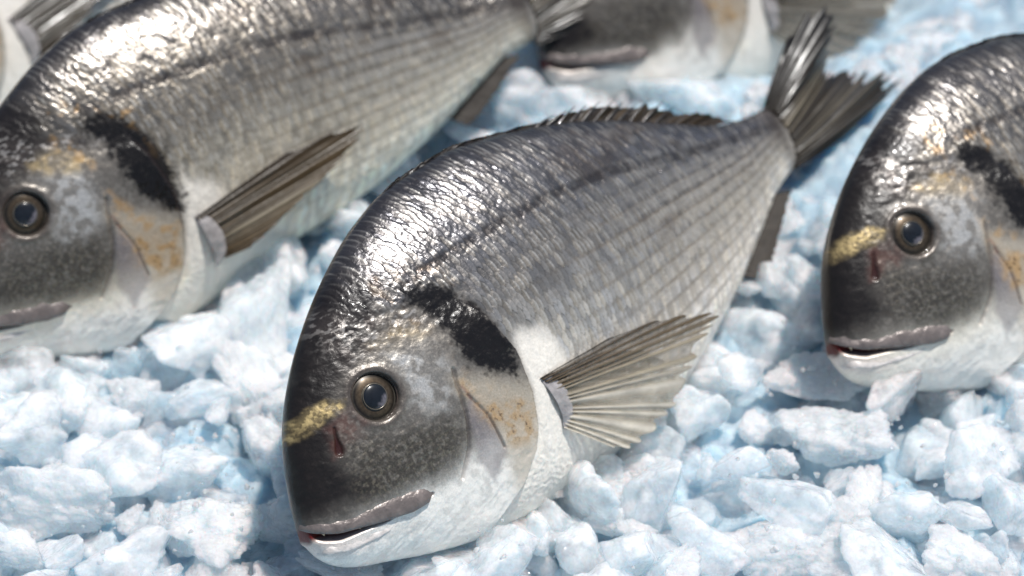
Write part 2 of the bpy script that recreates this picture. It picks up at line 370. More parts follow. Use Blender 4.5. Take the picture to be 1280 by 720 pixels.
    over(sst(-.006, .01, sdpoly(x, y, RUST) + wob) * sst(.62, .72, n3) * sst(.45, .6, n2) * .8, lin(52, 40, 34), .1)
    gf = sst(-.012, .01, sdpoly(x, y, GOLDF) + wob) * (.4 + .6 * sst(.4, .6, n2))
    over(gf * (.40 + .45 * warm), lin(166, 146, 110), .3, .40)
    bl = sst(-.003, .012, sdpoly(x / bs - bo, y / bs + bo, BLOTCH) + wob * .8 + .016 * (n3 - .5) + .016 * (n2 - .5))
    over(bl * .97, lin(17, 15, 15), .1, .24)
    over(bl * sst(.66, .84, fbm2(x * 240, y * 420, seed + 81, 2)) * .15, lin(92, 86, 82), .5, .22); disp = disp + bl * .0016 * (fbm2(x * 120, y * 160, seed + 82, 3) - .5)  # lighter flecks on the black blotch are glints painted as colour
    ring = sst(.014, .0, np.abs(sdpoly(x, y, BLOTCH) + wob * 1.5 + .010)) * sst(.45, .65, n2) * sst(.32, .30, x)
    over(ring * (.07 + .5 * warm), lin(186, 146, 92), .4)
    gd = sst(-.005, .006, sdpoly(x, y, GOLD) + wob * .6)
    over(gd * .95 * (.30 + .70 * sst(.34, .62, n3)) * (.45 + .55 * sst(.34, .56, n2)), lin(186, 164, 116), .35, .38)
    rd = sst(-.006, .006, sdpoly(x, y, RED) + wob * .4)
    over(rd * .6 * (.4 + .6 * sst(.3, .6, n2)), lin(86, 56, 50), .05, .3)
    # skin relief of the head: small pores and cheek scales
    disp = disp + hm * (.0011 * (fbm2(x * 130, y * 130, seed + 61, 3) - .5) + .0016 * (fbm2(x * 60, y * 100, seed + 62, 2) - .5) * sst(.04, .1, y))
    chx = np.floor(x * 120 + .5 * np.mod(np.floor(y * 95), 2)); chy = np.floor(y * 95)
    fx_ = x * 120 + .5 * np.mod(chy, 2) - chx; fy_ = y * 95 - chy
    disp = disp + ck * .0009 * fx_ * (1 - (2 * fy_ - 1) ** 2)
    over(ck * sst(.48, .78, fbm2(x * 330, y * 360, seed + 83, 2)) * .24, lin(158, 148, 128), .5)
    over(hm * sst(.45, .85, fbm2(x * 260, y * 260, seed + 71, 2)) * sst(-.1, -.05, y) * (1 - dk) * (1 - bl) * .22, lin(190, 182, 170), .5)
    # gill cover: raised plate with a free rear edge
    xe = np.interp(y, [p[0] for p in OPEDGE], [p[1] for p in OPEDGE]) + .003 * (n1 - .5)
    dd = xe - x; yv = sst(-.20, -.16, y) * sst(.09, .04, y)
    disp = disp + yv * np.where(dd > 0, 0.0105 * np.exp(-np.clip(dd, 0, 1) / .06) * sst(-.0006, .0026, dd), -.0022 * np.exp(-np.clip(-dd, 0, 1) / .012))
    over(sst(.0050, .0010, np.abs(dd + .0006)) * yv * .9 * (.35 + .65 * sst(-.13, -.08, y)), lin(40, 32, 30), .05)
    for ln_, ww, dp in ((PREOP, .0042, .0030), (LINE2, .0028, .0022)):
        gd_ = sdline(x, y, ln_) + .002 * (n2 - .5); gm = sst(ww, .0, gd_); disp = disp - dp * gm; over(gm * .42, lin(70, 60, 58))
    over(sst(.003, .0, sdline(x, y, [(.247, -.055), (.251, -.094)])) * .35, lin(70, 44, 34))
    over(sst(.003, .0, sdline(x, y, [(.231, -.004), (.236, -.022)])) * .4, lin(120, 60, 40))
    # orbit
    er = np.hypot(x - EYE[0], y - EYE[1])
    disp = disp - .016 * sst(EYE_R * 1.02, EYE_R * .80, er) + .0018 * np.exp(-((er - EYE_R * 1.16) / .0045) ** 2)
    over(sst(EYE_R * 1.40, EYE_R * 1.08, er) * .5, lin(62, 52, 47), .25, .3)
    # nostrils: a slit before the eye
    nd = sdline(x, y, [(.0665, .004), (.0715, .020), (.0755, .030)]); nm = sst(.0052, .0008, nd + .0022 * sst(.008, .03, y) - .0015 * sst(.016, .004, y))
    disp = disp - .004 * nm; over(nm * .9, lin(44, 16, 15), .0, .35)
    # mouth: groove under the upper lip, red where it gapes
    md = sdline(x, y, MOUTH); gap = np.interp(x, [0, .02, .05, .09, .15], [.009, .010, .0065, .0035, .0025])
    mm_ = sst(gap * 1.15, gap * .35, md) * sst(.15, .14, x)
    disp = disp - np.interp(x, [0, .03, .07, .15], [.016, .014, .006, .003]) * mm_
    over(mm_ * sst(.075, .045, x), lin(88, 20, 16), .0, .35); over(mm_ * sst(.05, .09, x) * .8, lin(70, 52, 50), 0, .4)
    over(sst(.016, .004, np.abs(y - np.interp(x, [0, .03, .078, .12], [-.083, -.098, -.106, -.108]))) * sst(.10, .02, x) * .5, lin(210, 192, 184), .05)
    return pig, np.clip(met, 0, 1), np.clip(rgh, .12, .8), disp, np.clip((hm * (1 - low * .9) * (.40 + .45 * ck + .3 * sv) * (1 - .6 * dk) + .15 * smask * sst(-.7, -.2, q)) * (1 - bl), 0, 1)

SLIM = 1.0
FIN_TONE = 1.0
OFF = np.array([.40, -.20, 0.0])             # fish base point (its Empty)
def L2M(p): return (np.asarray(p, float) * np.array([1, SLIM, 1]) - OFF) * SL

def make_body(root, seed, nx, nv, warm, x0=0.0, x1=1.0):
    s = np.linspace(0, 1, nx); xs = .985 * (0.25 * s + 0.75 * s ** 1.35)
    if x1 < 1.0: xs = xs * x1 / .985
    nb = max(16, nv // 9)
    ph = np.linspace(0, math.pi, nv); q = np.cos(ph)
    X = np.repeat(xs[:, None], nv, 1); a = pch(TOP, xs)[:, None]; b = pch(BOT, xs)[:, None]
    Y = .5 * (a + b) + .5 * (a - b) * q[None]; Z = hz(X, Y)
    P = np.stack([X, Y, Z], -1)
    dx = np.gradient(P, axis=0); dp = np.gradient(P, axis=1); N = np.cross(dx, dp); N[..., :] *= np.sign(N[nx // 2, nv // 2, 2])
    N /= np.linalg.norm(N, axis=-1, keepdims=True) + 1e-12
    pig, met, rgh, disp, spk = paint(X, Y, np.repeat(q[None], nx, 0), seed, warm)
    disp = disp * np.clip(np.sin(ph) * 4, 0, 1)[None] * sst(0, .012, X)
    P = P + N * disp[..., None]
    phb = np.linspace(math.pi, 2 * math.pi, nb + 2)[1:-1]; qb = np.cos(phb)
    Xb = np.repeat(xs[:, None], nb, 1); Yb = .5 * (a + b) + .5 * (a - b) * qb[None]; Zb = -hz(Xb, Yb)
    V = np.concatenate([P, np.stack([Xb, Yb, Zb], -1)], 1); nc = nv + nb
    kb = np.clip(((1 - qb) * .5 * (nv - 1)).astype(int), 0, nv - 1)
    pa = np.concatenate([pig, pig[:, kb]], 1).reshape(-1, 3); ma = np.concatenate([met, met[:, kb]], 1).ravel(); ra = np.concatenate([rgh, rgh[:, kb]], 1).ravel(); sa = np.concatenate([spk, spk[:, kb]], 1).ravel()
    F = grid_faces(nx, nc, True)
    V = V.reshape(-1, 3)
    c0 = V[:nc].mean(0); c1 = V[-nc:].mean(0); i0 = len(V); V = np.concatenate([V, c0[None], c1[None]])
    k = np.arange(nc); k2 = (k + 1) % nc; base = (nx - 1) * nc
    F = np.concatenate([F, np.stack([k2, k, np.full(nc, i0), np.full(nc, i0)], 1), np.stack([base + k, base + k2, np.full(nc, i0 + 1), np.full(nc, i0 + 1)], 1)])
    # end caps are triangles: put them in a separate tri pass
    quads = F[:-(2 * nc)]; tris = F[-(2 * nc):, :3]
    me = bpy.data.meshes.new('body')
    Vm = L2M(V).astype(np.float32)
    me.vertices.add(len(Vm)); me.vertices.foreach_set('co', Vm.ravel())
    li = np.concatenate([quads.ravel(), tris.ravel()]).astype(np.int32)
    me.loops.add(len(li)); me.loops.foreach_set('vertex_index', li)
    ls = np.concatenate([np.arange(len(quads)) * 4, len(quads) * 4 + np.arange(len(tris)) * 3]).astype(np.int32)
    me.polygons.add(len(ls)); me.polygons.foreach_set('loop_start', ls); me.polygons.foreach_set('use_smooth', np.ones(len(ls), bool))
    me.update(calc_edges=True); me.validate()
    pa = np.concatenate([pa, pa[:1], pa[-1:]]); ma = np.concatenate([ma, ma[:1], ma[-1:]]); ra = np.concatenate([ra, ra[:1], ra[-1:]]); sa = np.concatenate([sa, sa[:1], sa[-1:]])
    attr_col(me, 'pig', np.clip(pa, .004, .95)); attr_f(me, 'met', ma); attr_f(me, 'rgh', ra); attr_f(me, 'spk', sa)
    return link('body', me, M_SKIN, root)

def tube(name, path, rads, mat, root, flat=1.0, nrm=None, ns=14, seed=0, rough=0.0):
    P = np.asarray(path, float); n = len(P); T = np.gradient(P, axis=0); T /= np.linalg.norm(T, axis=1, keepdims=True)
    nrm = np.tile([0, 0, 1.0], (n, 1)) if nrm is None else np.asarray(nrm, float)
    B = np.cross(T, nrm); B /= np.linalg.norm(B, axis=1, keepdims=True) + 1e-9; Nn = np.cross(B, T)
    th = np.linspace(0, 2 * math.pi, ns, endpoint=False); r = np.asarray(rads, float)
    V = P[:, None] + r[:, None, None] * (np.cos(th)[None, :, None] * B[:, None] + flat * np.sin(th)[None, :, None] * Nn[:, None])
    if rough: V = V + rough * (fbm3(V.reshape(-1, 3) * 80, seed, 3).reshape(n, ns, 1) - .5) * Nn[:, None]
    V = V.reshape(-1, 3); F = grid_faces(n, ns, True)
    me = mesh_np(name, L2M(V), F)
    return link(name, me, mat, root)

def resample(pts, n):
    P = np.asarray(pts, float); d = np.concatenate([[0], np.cumsum(np.linalg.norm(np.diff(P, axis=0), axis=1))]); t = np.linspace(0, d[-1], n)
    Q = np.stack([np.interp(t, d, P[:, k]) for k in range(3)], 1)
    for _ in range(max(2, n // 12)): Q[1:-1] = .25 * Q[:-2] + .5 * Q[1:-1] + .25 * Q[2:]
    return Q

def make_mouth(root, seed):
    path = [(.0025, -.052, .001), (.006, -.057, .016), (.027, -.069, .0), (.074, -.0795, 0), (.114, -.0865, 0), (.1465, -.0915, 0)]
    path = [(x, y, z if k < 2 else float(hz(x, y)) - .0006) for k, (x, y, z) in enumerate(path)]
    Q = resample(path, 46); t = np.linspace(0, 1, 46)
    r = np.interp(t, [0, .1, .45, .8, .93, 1], [.0050, .0072, .0100, .0140, .0115, .001])
    tube('upper_lip', Q, r, M_LIP, root, .36, np.stack([-.35 + 0 * t, .15 + 0 * t, 1 + 0 * t], 1), 16, seed, .004)
    path = [(.006, -.086, .003), (.010, -.088, .018), (.033, -.0965, 0), (.075, -.102, 0), (.115, -.1035, 0)]
    path = [(x, y, z if k < 2 else float(hz(x, y)) - .001) for k, (x, y, z) in enumerate(path)]
    Q = resample(path, 36); t = np.linspace(0, 1, 36)
    tube('lower_lip', Q, np.interp(t, [0, .15, .6, 1], [.006, .0070, .0055, .0010]), M_LIPLOW, root, .30, None, 12, seed + 1, .003)
    # a few small teeth in the gape
    rng = random.Random(seed)
    for k in range(5):
        x = .012 + .009 * k; y = -.0655 - .0032 * k; z = float(hz(x, y)) - .002
        l = .006 + .002 * rng.random()
        tube('tooth', [(x, y, z), (x + .001, y - l * .6, z + .0006), (x + .0012, y - l, z)], [.0022, .0018, .0003], M_TOOTH, root, 1, None, 8)

def make_eye(root, seed, tilt=0.0):
    e = 2e-3; x, y = EYE
    nx_ = -(hz(x + .02, y) - hz(x - .02, y)) / .04; ny_ = -(hz(x, y + .02) - hz(x, y - .02)) / .04
    N = np.array([nx_ * .75, ny_ * .75, 1.0], float); N /= np.linalg.norm(N)
    A = np.array([1.0, 0, 0]) - N * N[0]; A /= np.linalg.norm(A); B = np.cross(N, A)
    c = np.array([x, y, float(hz(x, y)) - .0055])
    def dome(name, r0, hgt, zoff, colf, mat, nr=40, na=96, parent=root):
        rr = np.linspace(0, 1, nr)[:, None]; th = np.linspace(0, 2 * math.pi, na, endpoint=False)[None]
        z = zoff + hgt * np.sqrt(np.clip(1 - (rr * .96) ** 2, 0, 1)) + 0 * th
        V = c + (rr * np.cos(th))[..., None] * A * r0 + (rr * np.sin(th))[..., None] * B * r0 + z[..., None] * N
        me = mesh_np(name, L2M(V.reshape(-1, 3)), grid_faces(nr, na, True))
        if colf is not None:
            pg, mt, rg = colf(np.repeat(rr, na, 1).ravel(), np.repeat(th, nr, 0).ravel())
            attr_col(me, 'pig', pg); attr_f(me, 'met', mt); attr_f(me, 'rgh', rg)
        return link(name, me, mat, parent)
    def iris(r, t):
        n = fbm2(t * 6, r * 14, seed, 3); n2 = fbm2(t * 26, r * 3, seed + 2, 2)
        stops = [0, .50, .53, .57, .62, .78, .86, .93, 1]
        cc = np.stack([lin(30, 36, 46), lin(30, 36, 46), lin(160, 150, 130), lin(74, 64, 54), lin(104, 86, 66), lin(84, 72, 58), lin(46, 41, 37), lin(98, 90, 80), lin(34, 29, 26)])
        p = np.stack([np.interp(r, stops, cc[:, k]) for k in range(3)], 1) * np.array([.60, .63, .66]) * (.5 + 1.0 * n[:, None]) * (.8 + .4 * n2[:, None])
        return p, np.interp(r, [0, .48, .52, .85, 1], [0, 0, .55, .5, .1]), np.interp(r, [0, .5, 1], [.1, .3, .3])
    ey = dome('eye', EYE_R * .985, .0085, -.0035, iris, M_EYE)
    def lens(r, t):
        n = fbm2(r * np.cos(t) * 3 + 5, r * np.sin(t) * 3, seed + 5, 3)
        cl = sst(.35, .95, r * np.cos(t - 5.2) + .9 * (n - .5))[:, None] * .55
        return lin(30, 34, 40) * (.4 + .6 * n[:, None]) * (1 - cl) + lin(122, 118, 126) * cl, 0 * r, .25 + 0 * r
    dome('pupil', EYE_R * .50, .0040, .0040, lens, M_EYE, 24, 64, ey)
    th = np.linspace(0, 2 * math.pi, 97); ring = c + EYE_R * 1.0 * (np.cos(th)[:, None] * A + np.sin(th)[:, None] * B) + N * .0022
    tube('eye_rim', ring, np.full(97, .0010), M_RIM, ey, 1.0, np.tile(N, (97, 1)), 10, seed, .001)
    ring = c + EYE_R * .515 * (np.cos(th)[:, None] * A + np.sin(th)[:, None] * B) + N * .0049
    tube('pupil_rim', ring, np.full(97, .0007), M_PRIM, ey, 1.0, np.tile(N, (97, 1)), 8)

def make_fin(name, root, roots, tips, mid, seed, cray, cmem, nu=46, per=9, ridge=.0016, thick=.0008, alpha=(.97, .72), rag=.05, nrm=(0, 0, 1), tipdark=None, parent_tris=True):
    roots = np.asarray(roots, float); tips = np.asarray(tips, float); mid = np.asarray(mid, float); K = len(roots)
    nv = (K - 1) * per + 1; v = np.linspace(0, K - 1, nv); u = np.linspace(0, 1, nu)
    ip = lambda A: np.stack([np.interp(v, np.arange(K), A[:, k]) for k in range(3)], 1)
    Rv, Tv, Mv = ip(roots), ip(tips), ip(mid)
    v = np.sort(np.clip(v + .30 * np.sin(v * 2.3 + seed) * np.sin(v * math.pi / (K - 1)), 0, K - 1))
    f = v - np.floor(v); ray = np.cos(math.pi * f) ** 2
    fl = 1 - rag * (1 - ray) * (0.6 + .8 * ihash(np.floor(v), np.full(nv, seed))) - .5 * rag * fbm2(v * 3.1, v * 0, seed, 2)
    U = u[:, None] * fl[None]
    P = (1 - U)[..., None] ** 2 * Rv[None] + (2 * U * (1 - U))[..., None] * Mv[None] + (U ** 2)[..., None] * Tv[None]
    du = np.gradient(P, axis=0); dv = np.gradient(P, axis=1); N = np.cross(du, dv); N /= np.linalg.norm(N, axis=-1, keepdims=True) + 1e-12
    N *= np.where((N @ np.asarray(nrm, float)) < 0, -1, 1)[..., None]
    rid = ridge * (ray[None] ** 1.0) * (1.1 - .75 * U)
    seg = .00025 * (np.sin(U * 150 + v[None] * 2) > .3) * ray[None]
    wav = .0025 * (fbm2(v[None] * .8 + 0 * U, U * 3, seed + 9, 2) - .5)
    P = P + N * (rid + seg + wav)[..., None]
    Q = P - N * (thick * (1.15 - .8 * U))[..., None]
    V = np.concatenate([P.reshape(-1, 3), Q.reshape(-1, 3)]); n = nu * nv; G = grid_faces(nu, nv)
    F = [G, G[:, ::-1] + n]
    k = np.arange(nu - 1)
    for col in (0, nv - 1): F.append(np.stack([k * nv + col, (k + 1) * nv + col, (k + 1) * nv + col + n, k * nv + col + n], 1))
    k = np.arange(nv - 1)
    for row in (0, nu - 1): F.append(np.stack([row * nv + k, row * nv + k + 1, row * nv + k + 1 + n, row * nv + k + n], 1))
    me = mesh_np(name, L2M(V), np.concatenate(F))
    rm = np.clip(ray[None] ** 1.5 + 0 * U, 0, 1); nn = .75 + .5 * fbm2(v[None] * 1.5 + 0 * U, U * 9, seed + 4, 3); n4 = .85 + .3 * fbm2(v[None] * 9 + 0 * U, U * 60, seed + 14, 2)
    cr = np.stack([np.interp(v, np.linspace(0, K - 1, len(cray)), np.asarray(cray)[:, k]) for k in range(3)], 1)
    cm = np.stack([np.interp(v, np.linspace(0, K - 1, len(cmem)), np.asarray(cmem)[:, k]) for k in range(3)], 1)
    pg = (cr[None] * rm[..., None] + cm[None] * (1 - rm[..., None])) * (nn * n4)[..., None]
    if tipdark is not None: td = sst(.55, 1.0, U)[..., None] * tipdark; pg = pg * (1 - td) + np.array([.012, .011, .011]) * td
    al = alpha[0] * rm + alpha[1] * (1 - rm); al = np.maximum(al, sst(.25, 0, U))
    pg = np.concatenate([pg.reshape(-1, 3)] * 2); al = np.concatenate([al.ravel()] * 2)
    attr_col(me, 'pig', np.clip(pg, .004, .95)); attr_f(me, 'alp', al)
    return link(name, me, M_FIN, root)

M_LIPLOW = plain('lower_lip_skin', lin(214, 206, 200), 0.5, 0.1, 0.1, 0.6)
M_PRIM = plain('pupil_ring', lin(104, 97, 86), 0.25, 0.5)
def eye_material():
    m, n, l, b, out = mat_base('eye_iris')
    for k, i in (('pig', 'Base Color'), ('met', 'Metallic'), ('rgh', 'Roughness')):
        a = node(n, 'ShaderNodeAttribute', attribute_name=k); l.new(a.outputs['Color' if k == 'pig' else 'Fac'], b.inputs[i])
    b.inputs['IOR'].default_value = 1.3; b.inputs['Coat Weight'].default_value = 0.5; b.inputs['Coat Roughness'].default_value = 0.03; b.inputs['Coat IOR'].default_value = 1.36
    return m
M_EYE = eye_material()

def interp_rows(rows, K):
    A = np.asarray(rows, float); t = np.linspace(0, len(A) - 1, K); return np.stack([np.interp(t, np.arange(len(A)), A[:, k]) for k in range(3)], 1)

BROWN = lin(92, 77, 56); DBROWN = lin(60, 50, 39); TAN = lin(170, 158, 136); PALE = lin(206, 200, 188); GREYP = lin(128, 120, 128)
def make_fins(root, seed, spread=True, detail=1.0):
    # pectoral fin
    if spread:
        tips = [(.443, -.053, .098), (.512, -.066, .106), (.555, -.079, .112), (.601, -.100, .117), (.603, -.106, .118), (.592, -.112, .118), (.575, -.120, .117), (.552, -.130, .114), (.534, -.143, .111), (.515, -.158, .107), (.495, -.169, .104), (.473, -.177, .100), (.449, -.183, .097), (.425, -.186, .093), (.405, -.184, .089), (.388, -.172, .085)]
        base = interp_rows([(.333, -.048, .084), (.343, -.062, .085), (.349, -.083, .084), (.350, -.103, .080), (.342, -.118, .076)], len(tips))
        cr = [DBROWN, BROWN, BROWN * 1.2, TAN * .6, TAN, PALE * .9, PALE, PALE * 1.1, PALE * 1.15, PALE * 1.1]; cm = [DBROWN * .8, DBROWN, BROWN * .8, BROWN, TAN * .55, TAN * .8, TAN * .85, TAN * .9, TAN * .95, TAN]
    else:
        tips = [(.48, -.016, .094), (.55, -.014, .102), (.59, -.018, .106), (.595, -.026, .107), (.58, -.037, .107), (.56, -.048, .106), (.54, -.058, .105), (.51, -.068, .103), (.485, -.078, .101), (.46, -.088, .099), (.435, -.098, .096), (.41, -.107, .093), (.39, -.114, .090)]
        base = interp_rows([(.333, -.048, .084), (.345, -.064, .085), (.352, -.085, .084), (.352, -.105, .080), (.345, -.118, .077)], len(tips))
        cr = [DBROWN, BROWN, BROWN * 1.1, TAN * .7, BROWN * 1.1, BROWN]; cm = [DBROWN, BROWN * .8, BROWN * .8, BROWN, BROWN * .8, DBROWN]
    cr = [c * FIN_TONE for c in cr]; cm = [c * FIN_TONE for c in cm]
    tips = np.asarray(tips); zb = np.array([float(hz(p[0], p[1])) for p in tips])
    mid = .5 * (base + tips); mz = np.array([float(hz(p[0], p[1])) for p in mid]); mid[:, 2] = np.maximum(mz + .006, mid[:, 2])
    base[:, 2] = [float(hz(p[0], p[1])) + .002 for p in base]
    fn = make_fin('pectoral_fin', root, base, tips, mid, seed, cr, cm, int(60 * detail), 10, .0022, .0007, (.90 if spread else .98, .34 if spread else .93), .06)
    # fleshy root of the pectoral fin
    Q = resample([(.334, -.044, .083), (.346, -.062, .086), (.352, -.085, .085), (.352, -.105, .081), (.343, -.121, .074)], 30)
    t = np.linspace(0, 1, 30)
    tube('fin_base', Q, .002 + .0095 * np.sin(math.pi * t) ** .8, M_FINBASE, fn, .12, None, 14, seed, .004)
    # tail fin: forked fan with a twist
    ang = np.array([(1.040, .120), (1.083, .138), (1.116, .134), (1.118, .120), (1.112, .105), (1.108, .092), (1.106, .078), (1.104, .066), (1.103, .056), (1.106, .047), (1.112, .040), (1.122, .034), (1.134, .029), (1.150, .021), (1.164, .012), (1.178, .000), (1.188, -.014), (1.180, -.022), (1.13, -.030)])
    K = len(ang); tz = .022 * np.sin(np.linspace(0, 3 * math.pi, K)) + .006 * (ihash(np.arange(K), np.full(K, seed)) - .5)
    tips = np.concatenate([ang, tz[:, None]], 1)
    base = interp_rows([(.935, .059, .001), (.945, .042, .0085), (.950, .012, .0105), (.948, -.016, .0085), (.938, -.037, .001)], K)
    mid = .5 * (base + tips); mid[:, 1] += np.linspace(.012, -.008, K); mid[:, 2] += .010
    make_fin('tail_fin', root, base, tips, mid, seed + 40, [DBROWN * .3, DBROWN * .4, BROWN * .35, TAN * .8, DBROWN * .4, TAN * .35, BROWN * .35, DBROWN * .3], [DBROWN * .22, DBROWN * .3, DBROWN * .35, DBROWN * .28, DBROWN * .3, DBROWN * .25], int(50 * detail), 8, .0030, .0012, (1, .93), .12, (0, 0, 1), .7)
    # dorsal fin: spines folded down, soft rays lifted near the end
    xs = np.linspace(.30, .835, 30); tb = pch(TOP, xs); hgt = np.interp(xs, [.30, .34, .5, .56, .60, .66, .74, .80, .835], [.002, .004, .004, .006, .020, .030, .028, .024, .010])
    hgt = .8 * hgt * (.75 + .4 * ihash(np.arange(30), np.full(30, seed + 3)))
    base = np.stack([xs, tb - .002, 0 * xs], 1); lean = np.interp(xs, [.3, .6, .84], [.022, .03, .045])
    sl_ = np.gradient(tb, xs)
    tips = np.stack([xs + lean, tb + hgt + sl_ * lean, .004 * np.sin(xs * 90)], 1); mid = .5 * (base + tips); mid[:, 1] += .003
    df = make_fin('dorsal_fin', root, base, tips, mid, seed + 60, [DBROWN * .4, DBROWN * .5, DBROWN * .8, BROWN * .8, DBROWN], [DBROWN * .35, DBROWN * .4, DBROWN * .6, DBROWN * .9], int(20 * detail) + 4, 6, .0014, .0012, (1, .9), .14, (0, 0, 1))
    for k in range(14, 25):
        b0, t0 = base[k], tips[k] + np.array([.008, .001 + .003 * ihash(k, seed), .003])
        tube('fin_spine', resample([b0, .5 * (b0 + t0) + [0, .002, .002], t0], 8), np.linspace(.0022, .0004, 8), M_SPINE, df, 1, None, 6)
    # anal fin
    xs = np.linspace(.77, .885, 10); bb = pch(BOT, xs)
    base = np.stack([xs, bb + .002, 0 * xs], 1); ln_ = np.interp(xs, [.77, .80, .885], [.040, .042, .020])
    tips = np.stack([xs + .022, bb - ln_ * .8 + .012, .014 + 0 * xs], 1); mid = .5 * (base + tips)
    af = make_fin('anal_fin', root, base, tips, mid, seed + 80, [DBROWN * .3, DBROWN * .4, DBROWN * .5], [DBROWN * .25, DBROWN * .3, DBROWN * .4], int(20 * detail) + 4, 6, .0003, .0012, (1, .95), .06)
    af.data.materials[0] = M_FINDARK

M_FINBASE = plain('fin_base_skin', lin(166, 160, 158), 0.4, 0.25, 0.4, 0.9, 500)
M_SPINE = plain('fin_spine', lin(60, 56, 54), 0.3, 0.2, 0.5)

FISH = []
BOTS = []
def make_fish(label, R, T, seed, nx, nv, warm=0.0, spread=True, detail=1.0, x1=1.0, belly=0.0, tone=1.0):
    global BOT, FIN_TONE
    FIN_TONE = tone
    BOT = [(x, y * (1 - belly * float(sst(.20, .50, np.array(x))) * float(sst(.99, .90, np.array(x))))) for x, y in BOT0]
    R = np.asarray(R, float); T = np.asarray(T, float)
    root = bpy.data.objects.new('sea_bream', None); COL.objects.link(root); root.empty_display_size = .05
    M = np.eye(4); M[:3, :3] = R; M[:3, 3] = T + R @ (OFF * SL)
    root.matrix_world = Matrix(M.tolist())
    root['label'] = label; root['category'] = 'fish'; root['group'] = 'sea bream laid out on the crushed ice'
    make_body(root, seed, nx, nv, warm)
    make_mouth(root, seed); make_eye(root, seed); make_fins(root, seed, spread, detail)
    FISH.append((R, T)); BOTS.append(BOT)
    return root

R_MAIN = [[.6682, -.42605, .60991], [.74378, .40169, -.53426], [-.01737, .81063, .5853]]
make_fish('whole sea bream in the middle, pectoral fin fanned open, dark tail fin raised', R_MAIN, (-.0798, -.1175, .0058), 7, 820, 450)
make_fish('large silver sea bream behind, face at the left edge, folded brown pectoral fin', [[.804, -.2979, .5146], [.5934, .3465, -.7265], [.0381, .8895, .4553]], (-.2235, .0035, .0015), 207, 520, 320, 1.0, False, belly=.28)
make_fish('dark headed sea bream cut off by the right edge, yellow band before its eye', [[.7965, -.3153, .5159], [.5987, .531, -.5997], [-.0849, .7865, .6117]], (.1135, -.0145, .0059), 407, 450, 300, .7)
make_fish('blurred sea bream far behind, only its mouth and pale lower head showing', [[0.8486, -0.2753, 0.4517], [0.5284, 0.4844, -0.6974], [-0.0268, 0.8304, 0.5564]], (0.0078, 0.183, 0.006), 607, 210, 130, .3, True, .7, tone=.45)
make_fish('blurred sea bream in the top left corner, only its gill and brown fin showing', [[.6673, -.4247, .6118], [.7445, .4007, -.534], [-.0184, .8119, .5836]], (-.3106, .1269, .0055), 807, 210, 130, .3, False, .7, tone=.4)

# ------------------------------------------------------------------ ice
def world2fish(P, k):
    R, T = FISH[k]; return ((P - T) @ R) / SL

def bed_h(x, y):
    h = -.047 + .010 * (fbm2(x * 9 + 5, y * 9, 900, 3) - .5) * 2
    for cx, cy, rr, am in ((.135, .125, .07, .034), (.02, .21, .07, .020), (.30, .19, .09, .030), (-.02, .35, .1, .025), (.25, .0, .07, .006), (-.30, -.02, .08, .004), (.20, .30, .12, .03)):
        h = h + am * np.exp(-((x - cx) ** 2 + (y - cy) ** 2) / rr ** 2)
    return h

def make_bed():
    def ax(lo, hi, n, far):
        c = np.linspace(lo, hi, n - 120); e = np.array([.03, .08, .2, .5, far]); return np.concatenate([lo - e[::-1], c, hi + e])
    xs = ax(-.36, .36, 420, 1.2); ys = ax(-.27, .52, 420, 1.6)
    X, Y = np.meshgrid(xs, ys); f = np.exp(-(np.clip(np.abs(X) - .4, 0, 9) + np.clip(np.abs(Y - .12) - .42, 0, 9)) * 6)
    Z = bed_h(X, Y) + f * (.024 * (fbm2(X * 50, Y * 50, 911, 4) - .5) + .006 * (fbm2(X * 220, Y * 220, 912, 3) - .5))
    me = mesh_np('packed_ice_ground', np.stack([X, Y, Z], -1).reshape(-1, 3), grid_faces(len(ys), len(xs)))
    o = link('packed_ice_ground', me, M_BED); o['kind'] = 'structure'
make_bed()

def ico(sub):
    bm = bmesh.new(); bmesh.ops.create_icosphere(bm, subdivisions=sub, radius=1.0)
    v = np.array([p.co[:] for p in bm.verts]); f = np.array([[q.index for q in p.verts] for p in bm.faces]); bm.free()
    return v / np.linalg.norm(v, axis=1, keepdims=True), f
ICO = {k: ico(k) for k in (2, 3, 4, 5, 6)}

